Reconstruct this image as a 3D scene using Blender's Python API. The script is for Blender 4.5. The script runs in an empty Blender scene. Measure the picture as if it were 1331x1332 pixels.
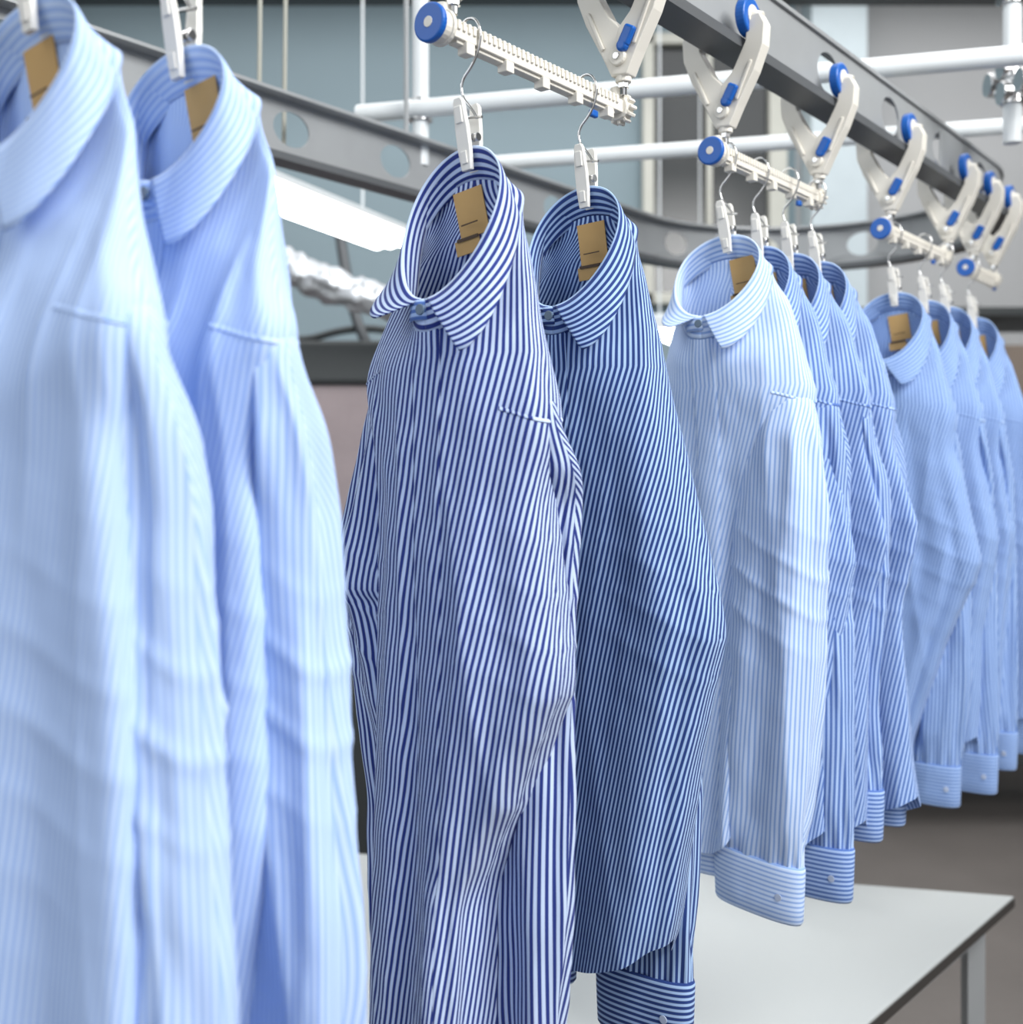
import bpy, math, random
from mathutils import Vector, noise, Matrix
random.seed(3)
scene=bpy.context.scene
scene.view_settings.view_transform='Standard'
scene.view_settings.look='None'
YAW=-math.atan2(.6101,.7923)
def W(u,v,z=0.0):
    return Vector((-.875+.6101*u+.7923*v,.7923*u-.6101*v,z))
def lin(c):
    return tuple(((x/255)/12.92 if x/255<=.04045 else ((x/255+.055)/1.055)**2.4) for x in c)+(1,)
# ---------------------------------------------------------------- materials
def nt(name):
    m=bpy.data.materials.new(name); m.use_nodes=True
    return m,m.node_tree.nodes,m.node_tree.links,m.node_tree.nodes['Principled BSDF']
def mat(name,rgb,rough=.5,metal=0,var=.08,scale=8,bump=0,bscale=60,emit=0):
    m,N,L,b=nt(name)
    tc=N.new('ShaderNodeTexCoord'); no=N.new('ShaderNodeTexNoise'); no.inputs['Scale'].default_value=scale
    no.inputs['Detail'].default_value=4
    L.new(tc.outputs['Object'],no.inputs['Vector'])
    mx=N.new('ShaderNodeMix'); mx.data_type='RGBA'
    c=lin(rgb); mx.inputs['A'].default_value=tuple(x*(1-var) for x in c[:3])+(1,)
    mx.inputs['B'].default_value=tuple(min(1,x*(1+var)) for x in c[:3])+(1,)
    L.new(no.outputs['Fac'],mx.inputs['Factor']); L.new(mx.outputs['Result'],b.inputs['Base Color'])
    b.inputs['Roughness'].default_value=rough; b.inputs['Metallic'].default_value=metal
    if bump:
        n2=N.new('ShaderNodeTexNoise'); n2.inputs['Scale'].default_value=bscale
        L.new(tc.outputs['Object'],n2.inputs['Vector'])
        bp=N.new('ShaderNodeBump'); bp.inputs['Strength'].default_value=bump; bp.inputs['Distance'].default_value=.01
        L.new(n2.outputs['Fac'],bp.inputs['Height']); L.new(bp.outputs['Normal'],b.inputs['Normal'])
    if emit:
        b.inputs['Emission Color'].default_value=c; b.inputs['Emission Strength'].default_value=emit
    return m
def stripe_mat(name,dark,light,pitch,duty):
    m,N,L,b=nt(name)
    uv=N.new('ShaderNodeUVMap'); sp=N.new('ShaderNodeSeparateXYZ'); L.new(uv.outputs['UV'],sp.inputs[0])
    d=N.new('ShaderNodeMath'); d.operation='DIVIDE'; d.inputs[1].default_value=pitch; L.new(sp.outputs['X'],d.inputs[0])
    f=N.new('ShaderNodeMath'); f.operation='FRACT'; L.new(d.outputs[0],f.inputs[0])
    s=N.new('ShaderNodeMath'); s.operation='SUBTRACT'; s.inputs[1].default_value=.5; L.new(f.outputs[0],s.inputs[0])
    a=N.new('ShaderNodeMath'); a.operation='ABSOLUTE'; L.new(s.outputs[0],a.inputs[0])
    r=N.new('ShaderNodeMapRange'); r.inputs['From Min'].default_value=duty/2-.06; r.inputs['From Max'].default_value=duty/2+.06
    L.new(a.outputs[0],r.inputs['Value'])
    mx=N.new('ShaderNodeMix'); mx.data_type='RGBA'; mx.inputs['A'].default_value=lin(dark); mx.inputs['B'].default_value=lin(light)
    L.new(r.outputs['Result'],mx.inputs['Factor']); L.new(mx.outputs['Result'],b.inputs['Base Color'])
    b.inputs['Roughness'].default_value=.8
    b.inputs['Sheen Weight'].default_value=.1
    b.inputs['Specular IOR Level'].default_value=.25
    tc=N.new('ShaderNodeTexCoord'); mp=N.new('ShaderNodeMapping'); mp.inputs['Scale'].default_value=(1,1,.22)
    L.new(tc.outputs['Object'],mp.inputs[0])
    n2=N.new('ShaderNodeTexNoise'); n2.inputs['Scale'].default_value=15; n2.inputs['Detail'].default_value=2.5; n2.inputs['Distortion'].default_value=.5
    L.new(mp.outputs[0],n2.inputs['Vector'])
    bp=N.new('ShaderNodeBump'); bp.inputs['Strength'].default_value=.65; bp.inputs['Distance'].default_value=.009
    L.new(n2.outputs['Fac'],bp.inputs['Height']); L.new(bp.outputs['Normal'],b.inputs['Normal'])
    return m
M_navy=stripe_mat('fabric_navy_stripe',(38,54,126),(194,211,240),.0066,.5)
M_blue=stripe_mat('fabric_blue_stripe',(36,60,122),(166,194,232),.0060,.54)
M_sky=stripe_mat('fabric_sky_stripe',(158,187,238),(192,213,248),.0050,.5)
M_pale=stripe_mat('fabric_pale_stripe',(144,174,226),(202,220,248),.0058,.42)
M_mid=stripe_mat('fabric_mid_stripe',(84,116,182),(172,197,236),.0058,.5)
M_mid2=stripe_mat('fabric_soft_stripe',(102,134,194),(164,190,230),.0058,.5)
M_tag=mat('kraft_paper',(198,160,102),.8,var=.1,scale=40)
M_ink=mat('tag_ink',(80,62,45),.7)
M_plastic=mat('ivory_plastic',(222,218,208),.4,var=.03)
M_peg=mat('white_plastic',(232,230,224),.35,var=.03)
M_bluep=mat('blue_plastic',(14,90,176),.35,var=.08)
M_steel=mat('galvanised_steel',(158,161,163),.42,.2,var=.1,scale=14)
M_track=mat('dark_steel',(98,101,104),.45,.4,var=.1)
M_chrome=mat('chrome_wire',(205,205,205),.15,1)
M_white=mat('white_painted_pipe',(222,227,229),.4,var=.03)
M_btn=mat('pearl_button',(190,202,225),.2)
M_btn2=mat('grey_button',(90,110,130),.25)
# ---------------------------------------------------------------- mesh helpers
def empty(name,loc=(0,0,0),yaw=0):
    o=bpy.data.objects.new(name,None); scene.collection.objects.link(o)
    o.location=loc; o.rotation_euler=(0,0,yaw); o.empty_display_size=.05; return o
def mesh(name,vs,fs,m,parent=None,uvs=None,smooth=True,solid=0,bevel=0):
    me=bpy.data.meshes.new(name); me.from_pydata([tuple(v) for v in vs],[],fs); me.update()
    if uvs is not None:
        l=me.uv_layers.new(name='UVMap')
        for lp in me.loops: l.data[lp.index].uv=uvs[lp.vertex_index]
    me.materials.append(m)
    for p in me.polygons: p.use_smooth=smooth
    o=bpy.data.objects.new(name,me); scene.collection.objects.link(o)
    if parent: o.parent=parent
    if solid:
        md=o.modifiers.new('s','SOLIDIFY'); md.thickness=solid; md.offset=0
    if bevel:
        md=o.modifiers.new('b','BEVEL'); md.width=bevel; md.segments=3; md.limit_method='ANGLE'
    return o
def grid(name,rows,uvr,m,parent,solid=0):
    nr=len(rows); nc=len(rows[0])
    vs=[p for r in rows for p in r]; uv=[p for r in uvr for p in r]
    fs=[(i*nc+j,i*nc+j+1,(i+1)*nc+j+1,(i+1)*nc+j) for i in range(nr-1) for j in range(nc-1)]
    return mesh(name,vs,fs,m,parent,uv,True,solid)
class MB:
    def __init__(s): s.v=[]; s.f=[]
    def box(s,c,d,rot=None):
        b=len(s.v); R=rot or Matrix.Identity(3)
        for x in (-1,1):
            for y in (-1,1):
                for z in (-1,1): s.v.append(Vector(c)+R@Vector((x*d[0]/2,y*d[1]/2,z*d[2]/2)))
        for f in [(0,1,3,2),(4,6,7,5),(0,4,5,1),(2,3,7,6),(0,2,6,4),(1,5,7,3)]: s.f.append(tuple(b+i for i in f))
        return s
    def cyl(s,p0,p1,r,n=20,r2=None):
        p0=Vector(p0); p1=Vector(p1); d=(p1-p0).normalized(); q=d.to_track_quat('Z','Y'); b=len(s.v); r2=r if r2 is None else r2
        for p,rr in ((p0,r),(p1,r2)):
            for i in range(n):
                a=2*math.pi*i/n; s.v.append(p+q@Vector((rr*math.cos(a),rr*math.sin(a),0)))
        for i in range(n):
            j=(i+1)%n; s.f.append((b+i,b+j,b+n+j,b+n+i))
        s.f.append(tuple(b+i for i in reversed(range(n)))); s.f.append(tuple(b+n+i for i in range(n)))
        return s
    def prism(s,poly,y0,y1,fn=None):
        b=len(s.v); n=len(poly)
        for y in (y0,y1):
            for (x,z) in poly: s.v.append(Vector((x,y,z)))
        for i in range(n):
            j=(i+1)%n; s.f.append((b+i,b+j,b+n+j,b+n+i))
        s.f.append(tuple(b+i for i in reversed(range(n)))); s.f.append(tuple(b+n+i for i in range(n)))
        return s
    def obj(s,name,m,parent=None,bevel=0,smooth=False):
        return mesh(name,s.v,s.f,m,parent,None,smooth,0,bevel)
def wire(name,pts,r,m,parent=None,cyc=False):
    c=bpy.data.curves.new(name,'CURVE'); c.dimensions='3D'; c.bevel_depth=r; c.bevel_resolution=3; c.use_fill_caps=True
    sp=c.splines.new('NURBS'); sp.points.add(len(pts)-1)
    for i,p in enumerate(pts): sp.points[i].co=tuple(p)+(1,)
    sp.order_u=3; sp.use_endpoint_u=True; sp.use_cyclic_u=cyc; sp.resolution_u=8
    c.materials.append(m); o=bpy.data.objects.new(name,c); scene.collection.objects.link(o)
    if parent: o.parent=parent
    return o
def sstep(x,a=0,b=1):
    x=max(0,min(1,(x-a)/(b-a))); return x*x*(3-2*x)
def lini(kn,z,k=1):
    if z>=kn[0][0]: return kn[0][k]
    for i in range(len(kn)-1):
        if kn[i+1][0]<=z: 
            t=(z-kn[i][0])/(kn[i+1][0]-kn[i][0]); return kn[i][k]*(1-t)+kn[i+1][k]*t
    return kn[-1][k]
def soft(kn,z,k=1,w=.016):
    return sum(lini(kn,z+w*q,k) for q in (-1,-.5,0,.5,1))/5
def interp(kn,z,k=1):
    n=len(kn)
    if z>=kn[0][0]: return kn[0][k]
    if z<=kn[-1][0]: return kn[-1][k]
    for i in range(n-1):
        if kn[i+1][0]<=z<=kn[i][0]:
            h=kn[i+1][0]-kn[i][0]; t=(z-kn[i][0])/h
            def sl(j):
                if j<=0 or j>=n-1: return (kn[min(j+1,n-1)][k]-kn[max(j-1,0)][k])/(kn[min(j+1,n-1)][0]-kn[max(j-1,0)][0])
                d0=(kn[j][k]-kn[j-1][k])/(kn[j][0]-kn[j-1][0]); d1=(kn[j+1][k]-kn[j][k])/(kn[j+1][0]-kn[j][0])
                return 0 if d0*d1<=0 else 2*d0*d1/(d0+d1)
            m0=sl(i)*h; m1=sl(i+1)*h
            return (2*t**3-3*t*t+1)*kn[i][k]+(t**3-2*t*t+t)*m0+(-2*t**3+3*t*t)*kn[i+1][k]+(t**3-t*t)*m1
def ridge(a): return (1-abs(math.sin(a)))**2.2
# ---------------------------------------------------------------- shirt
def shirt(P):
    mt=P['mat']; seed=P.get('seed',1); rnd=random.Random(seed)
    root=empty('striped_dress_shirt',W(P['u'],P.get('v',0),1.9),YAW+P.get('yaw',0))
    rx=P.get('rx',.052); H=P.get('H',.125); yF=P.get('yF',-.062); ra=P.get('ra',1.0)
    ph=[rnd.uniform(0,6.28) for _ in range(8)]
    def R(th):
        w=(1+math.cos(th))/2
        return Vector((rx*math.sin(th)*(1-.14*math.cos(th)),yF*w**1.1,-H*w))
    def D(th):
        c=math.cos(th); w=(1+c)/2
        return Vector((.22*math.sin(th)*(1-.4*w),.3*(1-w)+.80*math.sin(th)**2*(.35+.65*H/.15)+.06,-(c*c+.18+.25*math.sin(th)**2*(1-H/.15)))).normalized()
    hs=.030
    def B(th): return R(th)+hs*D(th)
    aL=P['aL']; aR=P['aR']; b=P.get('b',.042); yc=P.get('yc',-.014); Lh=P.get('len',.82); amp=P.get('amp',.006)
    def zlim(th):
        s2=math.sin(th)**2
        return B(th).z,-Lh+.045*s2+(0.0 if math.cos(th)>0 else -.015)
    def bodyp(th,t,q=1.0):
        B0=B(th); zb_,zh=zlim(th)
        z=B0.z+(zh-B0.z)*t
        sx=math.sin(th); cx=math.cos(th)
        a=soft(aR if sx>=0 else aL,z)
        x=a*math.copysign(abs(sx)**.9,sx); bb=b*(1+.12*sstep(-z,.3,.8))
        y=yc-bb*math.copysign(abs(cx)**.62,cx)
        k=sstep(t,0,.20); kx=sstep(t,0,.06)
        x=B0.x+(x-B0.x)*kx; y=B0.y+(y-B0.y)*k
        A=amp*sstep(t,.03,.5)
        tw=1.1*z
        d=A*(.8*math.sin(4*th+ph[0]+tw*2)+.7*math.sin(7*th+ph[1]-tw*3)+.3*math.sin(12*th+ph[2]+tw*3))
        if q>0:
            sg=1 if x>0 else -1
            e=sstep(t,.02,.16)*ra
            d+=e*.0048*ridge(x*38+z*3.2*sg+ph[3]+.5*math.sin(z*5+seed))*(.6+.4*math.sin(z*6+ph[5]))
            d+=e*.0030*ridge(x*71-z*4.5*sg+ph[4]+.7*math.sin(z*7))*(.5+.5*math.sin(z*9+ph[6]+x*20))
            d+=.004*sstep(t,.05,.3)*noise.noise(Vector((x*13+seed*3.1,y*6,z*3.0)))
            d+=.0013*noise.noise(Vector((x*26+z*22+seed,y*20,z*14-x*20)))*sstep(t,.02,.1)
            # pulled diagonal wrinkles around the elbow height
            g=math.exp(-((z+.44)/.10)**2)
            d+=.0022*g*ridge(z*70+x*34*sg+ph[7])*sstep(abs(x),.03,.10)
        return Vector((x+d*sx*.6,y-d*(cx if abs(cx)>.2 else math.copysign(.2,cx)),z))
    NT=168; NR=130; rows=[]; uvr=[]
    sh=P.get('shear',.12)
    def uvx(us,x,z): return us+sh*max(0,-z-.2)*(.8+.25*max(-.5,min(1,x/.12)))
    for i in range(NR+1):
        t=(i/NR)**1.15; row=[]; sm=[]
        for j in range(NT+1):
            th=-math.pi+2*math.pi*j/NT
            row.append(bodyp(th,t)); sm.append(bodyp(th,t,0))
        u=[0]*(NT+1); c=NT//2
        for j in range(c+1,NT+1):
            q=sm[j]-sm[j-1]; u[j]=u[j-1]+math.hypot(q.x,q.y)
        for j in range(c-1,-1,-1):
            q=sm[j]-sm[j+1]; u[j]=u[j+1]-math.hypot(q.x,q.y)
        uvr.append([(uvx(u[j],sm[j].x,sm[j].z),row[j].z) for j in range(NT+1)])
        rows.append(row)
    grid('body',rows,uvr,mt,root)
    # armhole seams : fine stitched ridge where the sleeve joins the yoke
    if P.get('seam',True):
      for sd,nm,zs_ in ((1,'seam_right',P.get('seamR',-.212)),(-1,'seam_left',P.get('seamL',-.212))):
        rows=[];uvr=[]
        for k,(dz,e) in enumerate(((.0034,-.0003),(.0010,.0007),(.0,.0009),(-.0006,.0007),(-.0010,-.0003))):
            r=[];q=[]
            for j in range(61):
                th=sd*(.72+j/60*1.7); zt_,zh_=zlim(th); zz=zs_+dz+.010*math.cos(th*2)
                p=bodyp(th,(zz-zt_)/(zh_-zt_))
                r.append(Vector((p.x+e*math.sin(th),p.y-e*math.cos(th),p.z))); q.append((p.x*1.25-p.y*.3,dz))
            rows.append(r);uvr.append(q)
        grid(nm,rows,uvr,mt,root)
    # placket
    rows=[];uvr=[]
    for i in range(90):
        t=i/89; p0=bodyp(0,t); r=[]; q=[]
        for x in (-.0165,-.0145,-.012,-.004,.004,.012,.0145,.0165):
            a=soft(aR if x>0 else aL,p0.z); a=max(a,.04)
            if t<.06: a=rx+(a-rx)*sstep(t,0,.06)
            th=math.copysign(math.asin(min(1,(abs(x)/a)**1.1)),x)
            pp=bodyp(th,t); e=.0003 if abs(x)>.016 else .0011
            r.append(Vector((pp.x,pp.y-e,pp.z))); q.append((uvx(x,x,pp.z)+.0012,pp.z))
        rows.append(r);uvr.append(q)
    grid('placket',rows,uvr,mt,root)
    # collar stand
    NC=96; rows=[];uvr=[]
    for c in range(6):
        f=c/5; r=[];q=[]
        for j in range(NC+1):
            th=2*math.pi*j/NC
            p=R(th)+D(th)*hs*f*1.04; rad=Vector((math.sin(th),0,-math.cos(th)))
            p=p-rad*.002*math.sin(math.pi*f); r.append(p); q.append((f*hs*.9,th*.065))
        rows.append(r);uvr.append(q)
    grid('collar_stand',rows,uvr,mt,root,.0012)
    # collar leaf
    tR=Vector(P.get('tipR',(.046,-.010,-.050))); tL=Vector(P.get('tipL',(-.046,-.012,-.014)))
    te=.08; NL=140; NCc=10; rows=[[] for _ in range(NCc+1)]; uvr=[[] for _ in range(NCc+1)]
    s=0; prev=None
    for j in range(NL+1):
        th=te+(2*math.pi-2*te)*j/NL; sd=1 if th<math.pi else -1
        w=(1+math.cos(th))/2; p0=R(th)
        if prev: s+=(p0-prev).length
        prev=p0
        o0=Vector((0,.014,-.034)); o1=Vector((sd*.007,.024,-.024)); o2=tR if sd>0 else tL
        if w<.45: off=o0.lerp(o1,sstep(w,0,.45))
        else: off=o1.lerp(o2,((w-.45)/.55)**1.1)
        rad=Vector((math.sin(th),.0,-math.cos(th)))
        nout=(rad*.8+Vector((0,-.5,0))*w).normalized()
        for c in range(NCc+1):
            f=c/NCc
            bul=.0022*math.sin(math.pi*min(1,f*1.0))**.6*(1-.4*w)+.0010*min(1,f*6)
            p=p0+off*f+nout*bul
            rows[c].append(p); uvr[c].append((f*off.length,s))
    grid('collar_leaf',rows,uvr,mt,root,.0015)
    # neck tab + button
    p=R(0)+D(0)*.010
    rows=[];uvr=[]
    for i in range(5):
        r=[];q=[]
        for j in range(13):
            f=j/12-.5; r.append(Vector((p.x-.006+f*.040,p.y-.002+14*f*f*.004-.004*(f<0)*abs(f),p.z+.009-.018*i/4*(1-.8*max(0,f-.35))))); q.append((i*.004,f))
        rows.append(r);uvr.append(q)
    grid('collar_tab',rows,uvr,P.get('tabm',mt),root,.0014)
    MB().cyl((p.x-.002,p.y-.003,p.z),(p.x-.002,p.y-.0052,p.z),.0050,20).obj('collar_button',M_btn2,root,.0006)
    # sleeves and cuffs
    for nm,kn,sd in (('right',P['sR'],1),('left',P['sL'],-1)):
        zt=kn[0][0]; zb=kn[-1][0]; NS=80; NRr=120; rows=[];uvr=[]
        tilt=P.get('tilt'+('R' if sd>0 else 'L'),0)
        for i in range(NRr+1):
            f=i/NRr; z=zt+(zb-zt)*f; cx,cy,wx,wy=[interp(kn,z,k) for k in (1,2,3,4)]
            g=sstep(f,.90,1); el=math.exp(-((z+.45)/.07)**2)
            r=[];q=[];s=0;prev=None
            for j in range(NS+1):
                th=2*math.pi*j/NS; co=math.cos(th); si=math.sin(th)
                f1=.0036*math.sin(4*th+ph[4]+z*3)+.0022*math.sin(7*th+ph[5]-z*5)
                fold=f1+.0045*noise.noise(Vector((co*.9+seed,si*.9+sd*5,z*5)))+.0022*noise.noise(Vector((co*1.6+z*9,si*1.6+seed,z*18)))
                fold+=(.0050*ridge(2*th+ph[6]+z*4)+.0034*ridge(3.0*th+ph[7]-z*6)*math.sin(th)**2)*ra
                fold+=.0030*el*ridge(z*65+co*2.2+ph[3])
                mm=sstep(f,.03,.16)*(1-g)
                fold=fold*mm+g*.0020*math.sin(14*th)
                ex=math.copysign(abs(co)**.85,co); ey=math.copysign(abs(si)**.85,si)
                x=cx+(wx+fold*.7)*ex; y=cy+(wy+fold)*ey
                zz=z+tilt*(x-cx)*sstep(f,.5,1)
                p=Vector((cx+(wx+f1*mm)*ex,cy+(wy+f1*mm)*ey,0))
                if prev: s+=math.hypot(p.x-prev.x,p.y-prev.y)
                prev=p; r.append(Vector((x,y,zz))); q.append((s+P.get('slsh',.05)*z,zz))
            m_=q[NS*3//4][0]
            q=[(a_-m_,b_) for a_,b_ in q]
            rows.append(r);uvr.append(q)
        grid('sleeve_'+nm,rows,uvr,mt,root)
        cx,cy,wx,wy=kn[-1][1:5]; rows=[];uvr=[]
        ch=.066
        prof=[(-.003,-.002),(-.004,.0015),(.0,.0028),(.02,.003),(.045,.003),(.064,.0028),(.067,.001),(.064,-.0005),(.03,-.0008)]
        for dz,e in prof:
            r=[];q=[]
            for j in range(NS+1):
                th=2*math.pi*j/NS; co=math.cos(th); si=math.sin(th)
                x=cx+(wx+e)*math.copysign(abs(co)**.7,co)*(1-.05*dz/ch); y=cy+(wy+e)*math.copysign(abs(si)**.85,si)
                r.append(Vector((x,y,zb-dz+tilt*(x-cx)))); q.append((dz,th*.03))
            rows.append(r);uvr.append(q)
        grid('cuff_'+nm,rows,uvr,mt,root)
        MB().cyl((cx+wx*.6,cy-wy-.002,zb-.035+tilt*wx*.6),(cx+wx*.6,cy-wy*.8-.0062,zb-.035+tilt*wx*.6),.0045,16).obj('cuff_button_'+nm,M_btn,root,.0006)
    # kraft size tag hanging inside the back of the neck
    tx=P.get('tagx',.006); a=P.get('taga',-.12); tz=P.get('tagz',0)
    rot=Matrix.Rotation(a,3,'Y')@Matrix.Rotation(.12,3,'X')
    t=MB().box((tx,.009,-.060+tz),(.035,.0012,.044),rot); t.box((tx-.002,.007,-.092+tz),(.030,.0012,.014),rot)
    t.obj('paper_tag',M_tag,root,.0003)
    t=MB().box((tx+.001,.0048,-.071+tz),(.02,.0006,.0012),rot); t.box((tx-.001,.0046,-.085+tz),(.026,.0006,.0030),rot)
    t.obj('tag_print',M_ink,root)
    # clip hanger
    h=empty('clip_hanger',W(P['u'],P.get('v',0),1.9),YAW+P.get('yaw',0))
    pr=rnd.uniform(-.14,-.04)
    R1=Matrix.Rotation(pr,3,'Y')
    for nm,y,tl in (('jaw_front',-.0058,.10),('jaw_back',.0105,-.10)):
        Rr=R1@Matrix.Rotation(tl,3,'X'); m=MB()
        poly=[(-.0055,-.024),(.0055,-.024),(.0072,-.004),(.0072,.016),(.0055,.040),(.0035,.044),(-.0035,.044),(-.0055,.040),(-.0072,.016),(-.0072,-.004)]
        m.prism(poly,-.0026,.0026); m.box((0,-.0032 if y<0 else .0032,.028),(.008,.002,.016)); m.box((0,-.0032 if y<0 else .0032,-.012),(.007,.0015,.012))
        m.v=[Rr@v+Vector((0,y,0)) for v in m.v]
        m.obj(nm,M_peg,h,.0014)
    m=MB()
    for k in range(4): m.cyl((-.011+.006*k,.0025,.008),(-.0075+.006*k,.0025,.008),.0042,14)
    m.obj('spring',M_chrome,h,.0006)
    wire('hook',[(.008,.003,.026),(.002,.003,.036),(-.010,.003,.048),(-.012,.003,.064),(.002,.003,.076),(.010,.003,.090),(.013,.003,.106),(.006,.003,.120),(-.006,.003,.122),(-.014,.003,.114),(-.0145,.003,.104)],.0014,M_chrome,h)
    wire('pin',[(-.014,.003,.030),(.014,.003,.026)],.0014,M_chrome,h)
    return root

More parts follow.
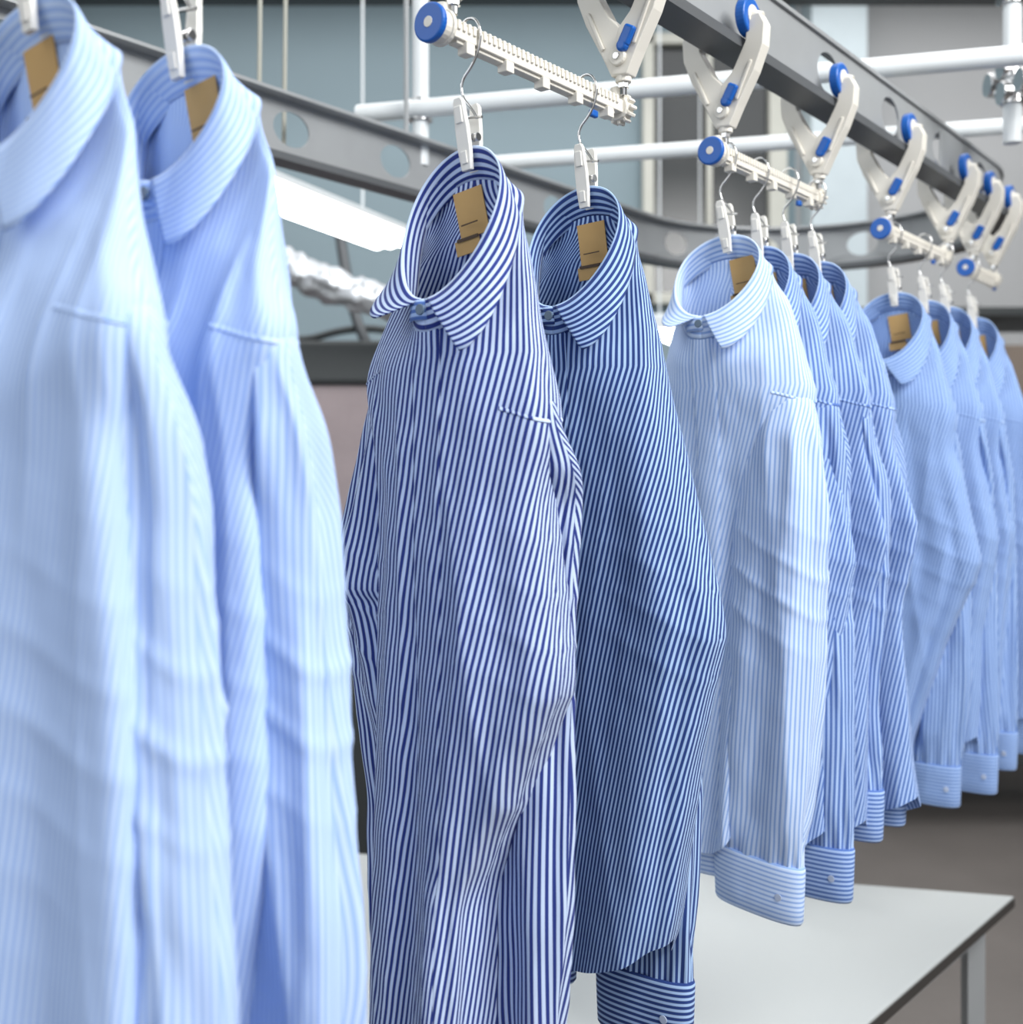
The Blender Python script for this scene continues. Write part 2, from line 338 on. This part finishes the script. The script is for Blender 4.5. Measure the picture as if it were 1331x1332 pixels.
def slv(out,inn,cy,zb=-.80,zs=-.190,side=1,wy=.026,cuffc=None,cuffw=.046):
    """first rings sit inside the shoulder; the tube emerges from the side as the body narrows"""
    o0=out[0]
    kn=[(zs,(o0-.040)*side,-.012,.016,.010),(zs-.035,(o0-.026)*side,-.012,.024,.019),(zs-.080,(o0-.026)*side,(-.012+cy)/2,.028,.022)]
    for z,o,i in zip((-.34,-.47,-.63,zb),out[1:],inn[1:]):
        kn.append((z,(o+i)/2*side,cy,abs(o-i)/2,wy))
    if cuffc is not None: kn[-1]=(zb,cuffc,cy,cuffw,.016)
    else: kn[-1]=(zb,kn[-1][1],cy,cuffw,.016)
    return kn
aLd=[(0,.052),(-.09,.068),(-.15,.09),(-.212,.112),(-.30,.100),(-.45,.102),(-.82,.10)]
shirts=[
 dict(u=.933,mat=M_sky,seed=11,rx=.062,b=.042,amp=.008,H=.105,yF=-.030,ra=1.5,
  aL=aLd,aR=[(0,.060),(-.074,.082),(-.165,.112),(-.222,.138),(-.28,.122),(-.46,.138),(-.82,.148)],
  sR=slv((.144,.152,.165,.178,.16),(.07,.08,.08,.08,.08),.006,wy=.026),sL=slv((.115,.13,.14,.13,.13),(.05,.05,.05,.05,.05),.01,side=-1),
  tipR=(.036,-.012,-.056),tagx=-.004,tagz=.012,shear=.1,slsh=.12),
 dict(u=1.045,mat=M_sky,seed=12,rx=.058,b=.038,amp=.007,H=.100,yF=-.026,ra=1.5,
  aL=aLd,aR=[(0,.056),(-.08,.080),(-.16,.104),(-.215,.128),(-.28,.104),(-.54,.120),(-.63,.098),(-.82,.07)],
  sR=slv((.131,.136,.146,.160,.15),(.06,.06,.06,.06,.06),.008,wy=.026),sL=slv((.115,.13,.14,.13,.13),(.05,.05,.05,.05,.05),.01,side=-1),
  tipR=(.032,-.012,-.052),tagx=.016,tagz=.012,shear=.25,slsh=.12),
 dict(u=1.368,mat=M_navy,seed=21,b=.042,amp=.005,tabm=M_mid,H=.150,len=.92,seamR=-.252,
  aL=[(0,.05),(-.08,.064),(-.15,.088),(-.212,.110),(-.28,.090),(-.34,.082),(-.45,.084),(-.92,.094)],
  aR=[(0,.048),(-.085,.064),(-.178,.086),(-.255,.107),(-.32,.096),(-.485,.119),(-.495,.119),(-.58,.078),(-.69,.026),(-.92,.020)],
  sR=slv((.108,.102,.096,.096,.09),(.05,.02,-.01,-.02,-.02),.026,wy=.020,zs=-.215,zb=-.88),
  sL=[(-.190,-.070,-.01,.016,.012),(-.225,-.082,-.008,.024,.022),(-.30,-.096,-.004,.034,.030),(-.39,-.110,-.008,.048,.032),(-.418,-.114,-.010,.054,.032),(-.435,-.110,-.004,.046,.030),(-.50,-.100,.0,.038,.028),(-.66,-.080,.008,.04,.026),(-.86,-.080,.012,.04,.02)],
  shear=.24,taga=-.15,tagx=-.004),
 dict(u=1.565,mat=M_blue,seed=22,b=.042,amp=.006,rx=.054,H=.135,seam=False,
  aL=aLd,aR=[(0,.05),(-.087,.068),(-.17,.090),(-.265,.115),(-.455,.168),(-.465,.168),(-.605,.140),(-.762,.122),(-.82,.10)],
  sR=slv((.088,.10,.12,.125,.118),(.03,.02,.02,.02,.0),.018,zb=-.832,cuffc=.062,cuffw=.056,wy=.020),
  sL=slv((.10,.12,.12,.12,.11),(.05,.05,.04,.03,.03),.012,side=-1),shear=.28,tagx=.003,taga=-.06,tipR=(.040,-.010,-.048)),
 dict(u=1.893,mat=M_pale,seed=31,b=.038,amp=.006,rx=.056,len=.79,H=.112,yF=-.070,
  aL=[(0,.05),(-.08,.062),(-.16,.078),(-.212,.088),(-.26,.080),(-.46,.07),(-.82,.05)],
  aR=[(0,.056),(-.08,.082),(-.122,.098),(-.17,.112),(-.220,.124),(-.28,.092),(-.40,.078),(-.6,.05),(-.82,.03)],
  sR=[(-.195,.085,-.012,.020,.014),(-.225,.094,-.016,.030,.028),(-.27,.092,-.022,.042,.036),(-.39,.090,-.028,.056,.036),(-.52,.086,-.030,.056,.036),(-.68,.074,-.03,.054,.032),(-.75,.066,-.032,.054,.024),(-.785,.060,-.032,.058,.017)],
  sL=[(-.205,-.06,.0,.020,.018),(-.24,-.058,.005,.03,.03),(-.4,-.05,.005,.035,.03),(-.6,-.03,-.014,.038,.028),(-.755,-.015,-.02,.036,.018)],tiltR=-.12,
  shear=.3,tagx=.020,tagz=.008,tipR=(.030,-.010,-.044),tipL=(-.032,-.012,-.012)),
 dict(u=1.99,mat=M_mid,seed=32,b=.028,amp=.006,aL=aLd,
  aR=[(0,.052),(-.08,.076),(-.16,.098),(-.215,.116),(-.27,.104),(-.42,.136),(-.6,.11),(-.82,.10)],
  sR=slv((.118,.122,.125,.13,.13),(.04,.04,.04,.04,.04),.0,zb=-.80,cuffc=.078,cuffw=.052,wy=.024),
  sL=slv((.10,.11,.11,.10,.10),(.05,.05,.04,.03,.03),.008,side=-1),shear=.25),
 dict(u=2.065,v=.01,mat=M_mid,seed=33,b=.028,amp=.006,aL=aLd,
  aR=[(0,.052),(-.08,.078),(-.16,.105),(-.212,.124),(-.27,.114),(-.40,.147),(-.5,.12),(-.82,.11)],
  sR=slv((.123,.14,.135,.12,.115),(.05,.05,.05,.04,.04),.006,zb=-.74,cuffc=.085,cuffw=.045,wy=.022),
  sL=slv((.10,.11,.11,.10,.10),(.05,.05,.04,.03,.03),.008,side=-1),shear=.25),
 dict(u=2.15,v=.015,mat=M_mid,seed=34,b=.034,amp=.007,aL=aLd,
  aR=[(0,.052),(-.08,.076),(-.16,.10),(-.212,.120),(-.27,.116),(-.385,.152),(-.5,.128),(-.7,.142),(-.80,.158)],
  sR=slv((.117,.125,.12,.12,.12),(.05,.05,.05,.04,.04),.008,zb=-.74,wy=.022),
  sL=slv((.10,.11,.11,.10,.10),(.05,.05,.04,.03,.03),.008,side=-1),shear=.2,len=.80),
 dict(u=2.52,mat=M_mid2,seed=41,b=.036,amp=.006,rx=.056,H=.122,yF=-.07,seam=False,
  aL=[(0,.05),(-.1,.068),(-.212,.08),(-.24,.07),(-.5,.06),(-.82,.03)],
  aR=[(0,.052),(-.10,.076),(-.16,.092),(-.212,.106),(-.27,.100),(-.455,.142),(-.465,.140),(-.6,.085),(-.78,.03),(-.82,.03)],
  sR=slv((.106,.112,.118,.12,.10),(.04,.03,.02,.02,.02),.02,zb=-.81,cuffc=.062,cuffw=.042,wy=.020),
  sL=slv((.08,.08,.08,.07,.06),(.03,.03,.02,.0,.0),.012,side=-1,zb=-.78),shear=.3,tipR=(.036,-.010,-.044)),
 dict(u=2.65,v=.01,mat=M_mid2,seed=42,b=.032,amp=.006,aL=aLd,
  aR=[(0,.052),(-.10,.074),(-.16,.092),(-.212,.110),(-.27,.102),(-.43,.13),(-.6,.10),(-.80,.09)],
  sR=slv((.110,.118,.12,.12,.115),(.04,.03,.02,.02,.02),.01,zb=-.81,cuffc=.08,cuffw=.042,wy=.020),
  sL=slv((.1,.1,.1,.1,.1),(.03,.03,.02,.0,.0),.012,side=-1,zb=-.78),shear=.2),
 dict(u=2.76,v=.015,mat=M_mid2,seed=43,b=.032,amp=.006,aL=aLd,
  aR=[(0,.052),(-.10,.074),(-.16,.092),(-.212,.110),(-.27,.102),(-.43,.125),(-.6,.11),(-.80,.10)],
  sR=slv((.110,.118,.12,.12,.115),(.04,.03,.02,.02,.02),.01,zb=-.79,cuffc=.08,cuffw=.042,wy=.020),
  sL=slv((.1,.1,.1,.1,.1),(.03,.03,.02,.0,.0),.012,side=-1,zb=-.78),shear=.2),
 dict(u=2.95,v=.01,mat=M_mid2,seed=44,b=.034,amp=.007,aL=aLd,
  aR=[(0,.052),(-.10,.074),(-.16,.094),(-.212,.114),(-.27,.108),(-.43,.14),(-.6,.13),(-.80,.12)],
  sR=slv((.114,.13,.14,.14,.13),(.04,.03,.02,.02,.02),.01,zb=-.80,cuffc=.09,cuffw=.042,wy=.020),
  sL=slv((.1,.1,.1,.1,.1),(.03,.03,.02,.0,.0),.012,side=-1,zb=-.78),shear=.2),
]
for P in shirts: shirt(P)

# ---------------------------------------------------------------- conveyor rail
UC,VC,RR=3.10,-.42,.43
US,UR=-.6,-.2
L1=UC-US; L2=math.pi*RR; LT=L1+L2+(UC-UR)
def path(s,off=0):
    if s<L1: return W(US+s,VC+RR+off)
    if s<L1+L2:
        a=math.pi/2-(s-L1)/RR; return W(UC+(RR+off)*math.cos(a),VC+(RR+off)*math.sin(a))
    return W(UC-(s-L1-L2),VC-RR-off)
rail=empty('conveyor_rail')
vs=[];fs=[]
Z0,Z1=2.14,2.24; cell=.265; n=int(LT/cell)
for c in range(n):
    s0=c*cell+.02; s1=s0+cell; sc=(s0+s1)/2; zc=(Z0+Z1)/2; b=len(vs); K=10
    rect=[]
    for k in range(K): rect.append((s0+(s1-s0)*k/K,Z0))
    for k in range(K): rect.append((s1,Z0+(Z1-Z0)*k/K))
    for k in range(K): rect.append((s1-(s1-s0)*k/K,Z1))
    for k in range(K): rect.append((s0,Z1-(Z1-Z0)*k/K))
    hole=[]
    for (ss,z) in rect:
        a=math.atan2((z-zc)/.05,(ss-sc)/(cell/2))
        hole.append((sc+.042*math.cos(a),zc+.031*math.sin(a)))
    for l in (rect,hole):
        for (ss,z) in l:
            p=path(ss,0); vs.append(Vector((p.x,p.y,z)))
    N4=4*K
    for i in range(N4):
        j=(i+1)%N4; fs.append((b+i,b+j,b+N4+j,b+N4+i))
mesh('web',vs,fs,M_steel,rail,None,False,.003)
def sweep(name,prof,m):
    vs=[];fs=[];NS=260;k=len(prof)
    for i in range(NS+1):
        s=LT*i/NS*.999
        for (o,z) in prof:
            p=path(s,o); vs.append(Vector((p.x,p.y,z)))
    for i in range(NS):
        for j in range(k):
            jj=(j+1)%k; fs.append((i*k+j,i*k+jj,(i+1)*k+jj,(i+1)*k+j))
    fs.append(tuple(range(k))); fs.append(tuple(NS*k+j for j in reversed(range(k))))
    mesh(name,vs,fs,m,rail,None,False)
sweep('top_flange',[(-.03,2.238),(.006,2.238),(.006,2.244),(-.03,2.244)],M_steel)
sweep('wheel_track',[(-.020,2.128),(.026,2.128),(.026,2.141),(.022,2.141),(.020,2.134),(-.016,2.134),(-.018,2.141),(-.020,2.141)],M_track)
sweep('track_neck',[(-.005,2.133),(.005,2.133),(.004,2.146),(-.004,2.146)],M_steel)
mb=MB()
for u in (.5,1.62,2.75):
    c=W(u,.014,2.19); mb.box(c,(.004,.05,.07),Matrix.Rotation(YAW,3,'Z'))
mb.obj('splice_plates',M_steel,rail,.001)

# ---------------------------------------------------------------- trolleys
def trolley(u):
    t=empty('rail_trolley',W(u,.01,2.045),YAW)
    arm=[(-.010,-.012),(.010,-.014),(.022,.010),(.044,.050),(.056,.080),(.058,.106),(.051,.120),(.040,.120),(.034,.108),(.032,.088),(.014,.054),(.0,.040),(-.006,.02)]
    m=MB(); m.prism(arm,-.010,.010); m.prism([(-x,z) for x,z in reversed(arm)],-.0095,.0095)
    m.cyl((0,-.015,.006),(0,.015,.006),.010,20); m.cyl((0,0,-.02),(0,0,-.008),.009,16)
    m.box((.030,-.011,.040),(.005,.003,.05),Matrix.Rotation(.42,3,'Y')); m.box((-.030,-.011,.040),(.005,.003,.05),Matrix.Rotation(-.42,3,'Y'))
    m.obj('v_frame',M_plastic,t,.0022)
    w=MB()
    for sd in (1,-1):
        w.cyl((sd*.024,0,.121),(sd*.038,0,.121),.0245,32)
    w.box((.014,-.015,.026),(.014,.008,.022),Matrix.Rotation(.5,3,'Y')); w.cyl((.008,-.019,.016),(.008,-.010,.016),.007,14)
    w.obj('blue_wheels',M_bluep,t,.003)
    w=MB()
    for sd in (1,-1):
        w.cyl((sd*.038,0,.121),(sd*.050,0,.116),.008,16)
        w.cyl((sd*.022,0,.121),(sd*.0395,0,.121),.014,24)
    w.obj('wheel_hubs',M_plastic,t,.001)
    m=MB(); m.cyl((0,-.017,.006),(0,.017,.006),.004,12); m.cyl((0,0,-.034),(0,0,-.012),.0038,12); m.cyl((0,0,-.026),(0,0,-.020),.0065,6)
    m.obj('swivel_bolt',M_chrome,t,.0004)
for u in (.81,1.115,1.335,1.625,1.87,2.17,2.475,2.79,2.955,3.10): trolley(u)

# ---------------------------------------------------------------- carrier bars
def bar(u0,u1):
    L=u1-u0; t=empty('hanger_carrier_bar',W(u0,0,2.0),YAW)
    m=MB(); m.box((0,L/2,0),(.017,L-.02,.014)); m.box((0,L/2,.009),(.009,L-.03,.006))
    m.box((0,L/2,-.0085),(.011,L-.05,.004))
    n=int((L-.03)/.0075)
    for i in range(n):
        y=.016+i*.0075; m.box((.0085,y,.005),(.004,.004,.009)); m.box((-.0085,y,.005),(.004,.004,.009))
    k=5
    for i in range(k):
        y=.04+(L-.08)*i/(k-1); m.box((.004,y,-.013),(.012,.012,.011))
    for y in (.012,L-.012):
        m.cyl((0,y,-.004),(0,y,.022),.008,16)
    m.cyl((0,L-.014,0),(0,L+.002,0),.0135,20)
    for i in range(12):
        a=i*math.pi/6; m.box((.0145*math.cos(a),L-.004,.0145*math.sin(a)),(.006,.012,.004),Matrix.Rotation(-a,3,'Y'))
    m.cyl((0,-.003,0),(0,.012,0),.0150,24)
    m.obj('ribbed_bar',M_plastic,t,.0010)
    m=MB(); m.cyl((0,-.009,0),(0,-.002,0),.0180,32); m.cyl((0,L+.001,0),(0,L+.005,0),.009,20)
    m.box((.0,L*.5+.1,-.018),(.006,.012,.008))
    m.obj('blue_end_caps',M_bluep,t,.002)
    m=MB(); m.cyl((0,-.0096,0),(0,-.0085,0),.005,24); m.cyl((0,.008,0),(0,.012,0),.017,24); m.obj('end_discs',M_plastic,t,.0004)
for a,b_ in ((.80,1.125),(1.32,1.64),(1.855,2.185),(2.46,2.80),(2.94,3.14)): bar(a,b_)

# ---------------------------------------------------------------- white pipe frame
def pipe(m,p0,p1,r=.018): m.cyl(p0,p1,r,24)
pf=empty('pipe_frame')
m=MB()
A0=Vector((-.31,2.33,2.31)); A1=Vector((1.9,1.71,2.31))
B0_=Vector((-.10,2.80,2.33)); B1_=Vector((2.2,2.17,2.33))
pipe(m,A0,A1); pipe(m,B0_,B1_,.017)
pipe(m,(-.182,2.31,2.20),(-.182,2.31,4.3),.0165); pipe(m,(.955,2.20,2.215),(.955,2.20,4.3),.017)
pipe(m,(1.5,1.86,2.2),(1.5,1.86,4.3),.017)
o=m.obj('pipes',M_white,pf,smooth=True); md=o.modifiers.new('e','EDGE_SPLIT'); md.split_angle=.7
m=MB()
for p in ((-.182,2.31,2.31),(.955,2.12,2.31),(.955,2.26,2.345),(.955,2.20,2.31),(.955,2.20,2.36),(.955,2.2,2.5)):
    p=Vector(p); m.cyl(p-Vector((0,0,.022)),p+Vector((0,0,.022)),.0225,24); m.cyl(p-Vector((.024,0,0)),p+Vector((.024,0,0)),.0235,24)
    m.box(p+Vector((.018,-.022,0)),(.02,.014,.03))
m.obj('couplers',M_chrome,pf,.002)
hr=empty('rail_suspension_rod')
m=MB()
for u in (.6,1.95):
    p=W(u,.01,0); m.cyl((p.x,p.y,2.24),(p.x,p.y,4.3),.005,10)
for u in (.9,2.2):
    p=W(u,-.85,0); m.cyl((p.x,p.y,2.24),(p.x,p.y,4.3),.005,10)
m.obj('threaded_rods',M_steel,hr)

# ---------------------------------------------------------------- work table
tb=empty('work_table')
top=[(.995,2.28),(.37,2.42),(-.9,2.62),(-1.0,1.55),(.20,1.36)]
def prismz(poly,z0,z1,name,m,parent,bev=0):
    n=len(poly); vs=[(x,y,z0) for x,y in poly]+[(x,y,z1) for x,y in poly]
    fs=[(i,(i+1)%n,n+(i+1)%n,n+i) for i in range(n)]+[tuple(reversed(range(n))),tuple(range(n,2*n))]
    return mesh(name,vs,fs,m,parent,None,False,0,bev)
M_top=mat('table_laminate',(186,190,190),.35,var=.03,scale=3)
M_edge=mat('dark_edge_band',(55,52,50),.5)
prismz(top,.728,.746,'edge_band',M_edge,tb,.001)
cx=sum(p[0] for p in top)/5; cy=sum(p[1] for p in top)/5
prismz([(cx+(x-cx)*.997,cy+(y-cy)*.997) for x,y in top],.745,.75,'table_top',M_top,tb,.001)
m=MB()
for (x,y) in ((.90,2.25),(.20,1.45),(-.88,1.65),(-.8,2.52),(.3,2.36)):
    m.box((x,y,.364),(.035,.035,.728)); m.box((x,y,.01),(.05,.05,.02))
def beam(m,a,b,z,h=.04,w=.03):
    a=Vector((a[0],a[1],z)); b=Vector((b[0],b[1],z)); d=b-a
    m.box((a+b)/2,(d.length,w,h),Matrix.Rotation(math.atan2(d.y,d.x),3,'Z'))
lg=[(.90,2.25),(.20,1.45),(-.88,1.65),(-.8,2.52)]
for i in range(4): beam(m,lg[i],lg[(i+1)%4],.70); beam(m,lg[i],lg[(i+1)%4],.2,.03,.03)
m.obj('frame',M_steel,tb,.002)

# ---------------------------------------------------------------- room
def boxobj(name,c,d,mt_,bev=0): return MB().box(c,d).obj(name,mt_,None,bev)
M_floor=mat('concrete_floor',(108,103,100),.55,var=.3,scale=1.6,bump=.2,bscale=30)
M_teal=mat('grey_blue_wall_paint',(144,162,170),.8,var=.06,scale=1.5)
M_grey=mat('grey_wall_paint',(188,189,190),.8,var=.05,scale=1.5)
M_ceil=mat('ceiling_paint',(165,170,170),.9)
M_dark=mat('dark_metal',(58,62,63),.5,.2)
boxobj('floor',(0,3,-.05),(12,14,.1),M_floor)
boxobj('wall_back',(-2.2,6.6,2.15),(7.6,.2,4.3),M_teal)
boxobj('wall_back_right',(3.8,6.6,2.15),(4.4,.2,4.3),M_grey)
boxobj('wall_left',(-6.0,3,2.15),(.2,14,4.3),M_teal)
boxobj('wall_right',(6.0,3,2.15),(.2,14,4.3),M_grey)
boxobj('ceiling',(0,3,4.35),(12,14,.1),M_ceil)
boxobj('baseboard_back',(0,6.48,.06),(12,.04,.12),M_dark)
boxobj('wall_column',(1.78,6.38,2.15),(.30,.24,4.3),mat('column_paint',(208,220,225),.7))
wn=empty('window_1',(1.12,6.44,3.25))
m=MB()
m.box((-.36,0,0),(.06,.1,1.5)); m.box((.36,0,0),(.10,.1,1.5)); m.box((0,0,.72),(.78,.1,.06)); m.box((0,0,-.72),(.78,.1,.06)); m.box((-.02,0,0),(.03,.08,1.44))
m.obj('window_frame',mat('cream_frame',(206,206,196),.5),wn,.005)
MB().box((0,.02,0),(.70,.02,1.44)).obj('window_glass',mat('dark_glass',(50,54,56),.2),wn)
cb=empty('ceiling_beam')
m=MB(); m.box((0,4.9,3.66),(11,.10,.12)); m.box((0,4.9,3.60),(11,.2,.015)); m.box((0,4.9,3.72),(11,.2,.015)); 
for x in (-4,-1.6,1,3.6): m.cyl((x,4.9,3.7),(x,4.9,4.3),.02,10)
m.obj('i_beam',M_dark,cb,.002)
M_tube=mat('fluorescent_tube',(255,255,255),.4,emit=8)
def batten(p0,p1):
    p0=Vector(p0); p1=Vector(p1); d=p1-p0; e=empty('fluorescent_lamp',(p0+p1)/2,math.atan2(d.y,d.x)); L=d.length
    m=MB(); m.box((0,0,.045),(L,.14,.02)); m.box((-L/2,0,.02),(.02,.13,.05)); m.box((L/2,0,.02),(.02,.13,.05))
    for x in (-L*.35,L*.35): m.cyl((x,0,.05),(x,0,4.3-p0.z),.004,8)
    m.obj('housing',M_white,e,.003)
    m=MB()
    for y in (-.048,0,.048): m.cyl((-L/2+.01,y,.012),(L/2-.01,y,.012),.021,16)
    m.obj('tubes',M_tube,e)
batten((-.86,2.5,2.30),(-.38,3.68,2.30))
batten((.55,4.6,2.15),(.95,5.6,2.15))
batten((-2.5,3.2,3.4),(-2.1,4.4,3.4))
# foil duct
fd=empty('foil_duct')
pts=[Vector((-1.7,3.3,2.75)),Vector((-1.2,3.5,2.50)),Vector((-.85,3.65,2.30)),Vector((-.5,3.8,2.18)),Vector((-.1,3.95,2.10)),Vector((.3,4.1,2.1))]
pts=[p-Vector((0,0,.02)) for p in pts]
vs=[];fs=[];NSg=200;NN=28
for i in range(NSg+1):
    f=i/NSg*(len(pts)-1); k=min(int(f),len(pts)-2); p=pts[k].lerp(pts[k+1],f-k); d=(pts[k+1]-pts[k]).normalized(); q=d.to_track_quat('Z','Y')
    for j in range(NN):
        a=2*math.pi*j/NN; r=.054+.002*math.sin(i*1.5)+.022*noise.noise(Vector((i*.22,math.cos(a)*3,math.sin(a)*3)))
        vs.append(p+q@Vector((r*math.cos(a),r*math.sin(a),0)))
for i in range(NSg):
    for j in range(NN): fs.append((i*NN+j,i*NN+(j+1)%NN,(i+1)*NN+(j+1)%NN,(i+1)*NN+j))
mesh('duct_tube',vs,fs,mat('crumpled_foil',(180,184,188),.35,.5,bump=.6,bscale=25),fd)
gp=empty('garment_steam_press',(-.75,4.3,0))
m=MB(); m.box((0,0,.45),(1.2,.5,.9)); m.box((0,0,1.97),(1.25,.35,.16)); m.box((-.58,.1,1.4),(.08,.1,1.1)); m.box((.58,.1,1.4),(.08,.1,1.1))
m.obj('frame',M_dark,gp,.02)
MB().box((0,-.08,1.42),(1.06,.14,.98)).obj('padded_buck',mat('mauve_padding',(160,148,150),.9,var=.2,scale=5,bump=.6,bscale=12),gp,.04)
wire('steam_hose',[(-.5,-.1,2.2),(-.1,-.1,2.02),(.2,-.1,2.12),(.45,-.1,2.05),(.6,0,1.6),(.5,.1,.9)],.014,M_dark,gp)
wire('steam_pipe',[(.12,-.12,2.5),(.16,-.12,2.2),(.24,-.12,2.0),(.3,-.1,1.9)],.02,M_track,gp)
sh=empty('storage_rack',(2.3,5.4,0))
m=MB()
for x in (-.9,.9):
    for y in (-.3,.3): m.box((x,y,1.15),(.05,.05,2.3))
for z in (.3,1.0,1.65,2.28): m.box((0,0,z),(1.85,.64,.04))
m.obj('rack_frame',M_dark,sh,.004)
m=MB(); rr=random.Random(5)
for z in (.32,1.02,1.67):
    x=-.8
    while x<.75:
        w=rr.uniform(.2,.38); h=rr.uniform(.25,.5); m.box((x+w/2,-.02,z+h/2),(w*.94,.5,h)); x+=w
m.obj('cartons',mat('carton_board',(128,116,106),.9,var=.25,scale=3),sh,.01)
for x,y in ((-.45,2.05),(-.415,2.1)):
    wire('pull_cord',[(x,y,2.15),(x+.01,y,2.8),(x-.01,y,3.5),(x,y,4.3)],.004,mat('cord',(170,170,160),.8))

# ---------------------------------------------------------------- lights
def area(name,loc,size,power,col=(1,1,1),target=None):
    l=bpy.data.lights.new(name,'AREA'); l.shape='RECTANGLE'; l.size=size[0]; l.size_y=size[1]; l.energy=power; l.color=col
    o=bpy.data.objects.new(name,l); scene.collection.objects.link(o); o.location=loc
    if target: o.rotation_euler=(Vector(target)-Vector(loc)).to_track_quat('-Z','Y').to_euler()
    return o
area('ceiling_light_near',(1.9,-.4,3.7),(2.0,1.6),175,(1,.995,.98),(.1,1.2,1.2))
area('ceiling_light_far',(.5,4.0,4.2),(6,4),180,(1,1,1))
area('ceiling_light_left',(-2.6,.2,3.2),(2.5,2.5),40,(.95,.98,1),(-.2,1.2,1.3))
w=bpy.data.worlds.new('world'); scene.world=w; w.use_nodes=True
w.node_tree.nodes['Background'].inputs[0].default_value=(.92,.95,1,1); w.node_tree.nodes['Background'].inputs[1].default_value=.82
# ---------------------------------------------------------------- camera
cam=bpy.data.cameras.new('camera'); co=bpy.data.objects.new('camera',cam); scene.collection.objects.link(co)
co.location=(0,0,1.6); co.rotation_euler=(math.pi/2,0,0)
cam.sensor_width=36; cam.lens=1500/1331*36; cam.shift_y=-60/1331
cam.clip_start=.02
cam.dof.use_dof=True; cam.dof.focus_distance=1.2; cam.dof.aperture_fstop=4.5
scene.camera=co
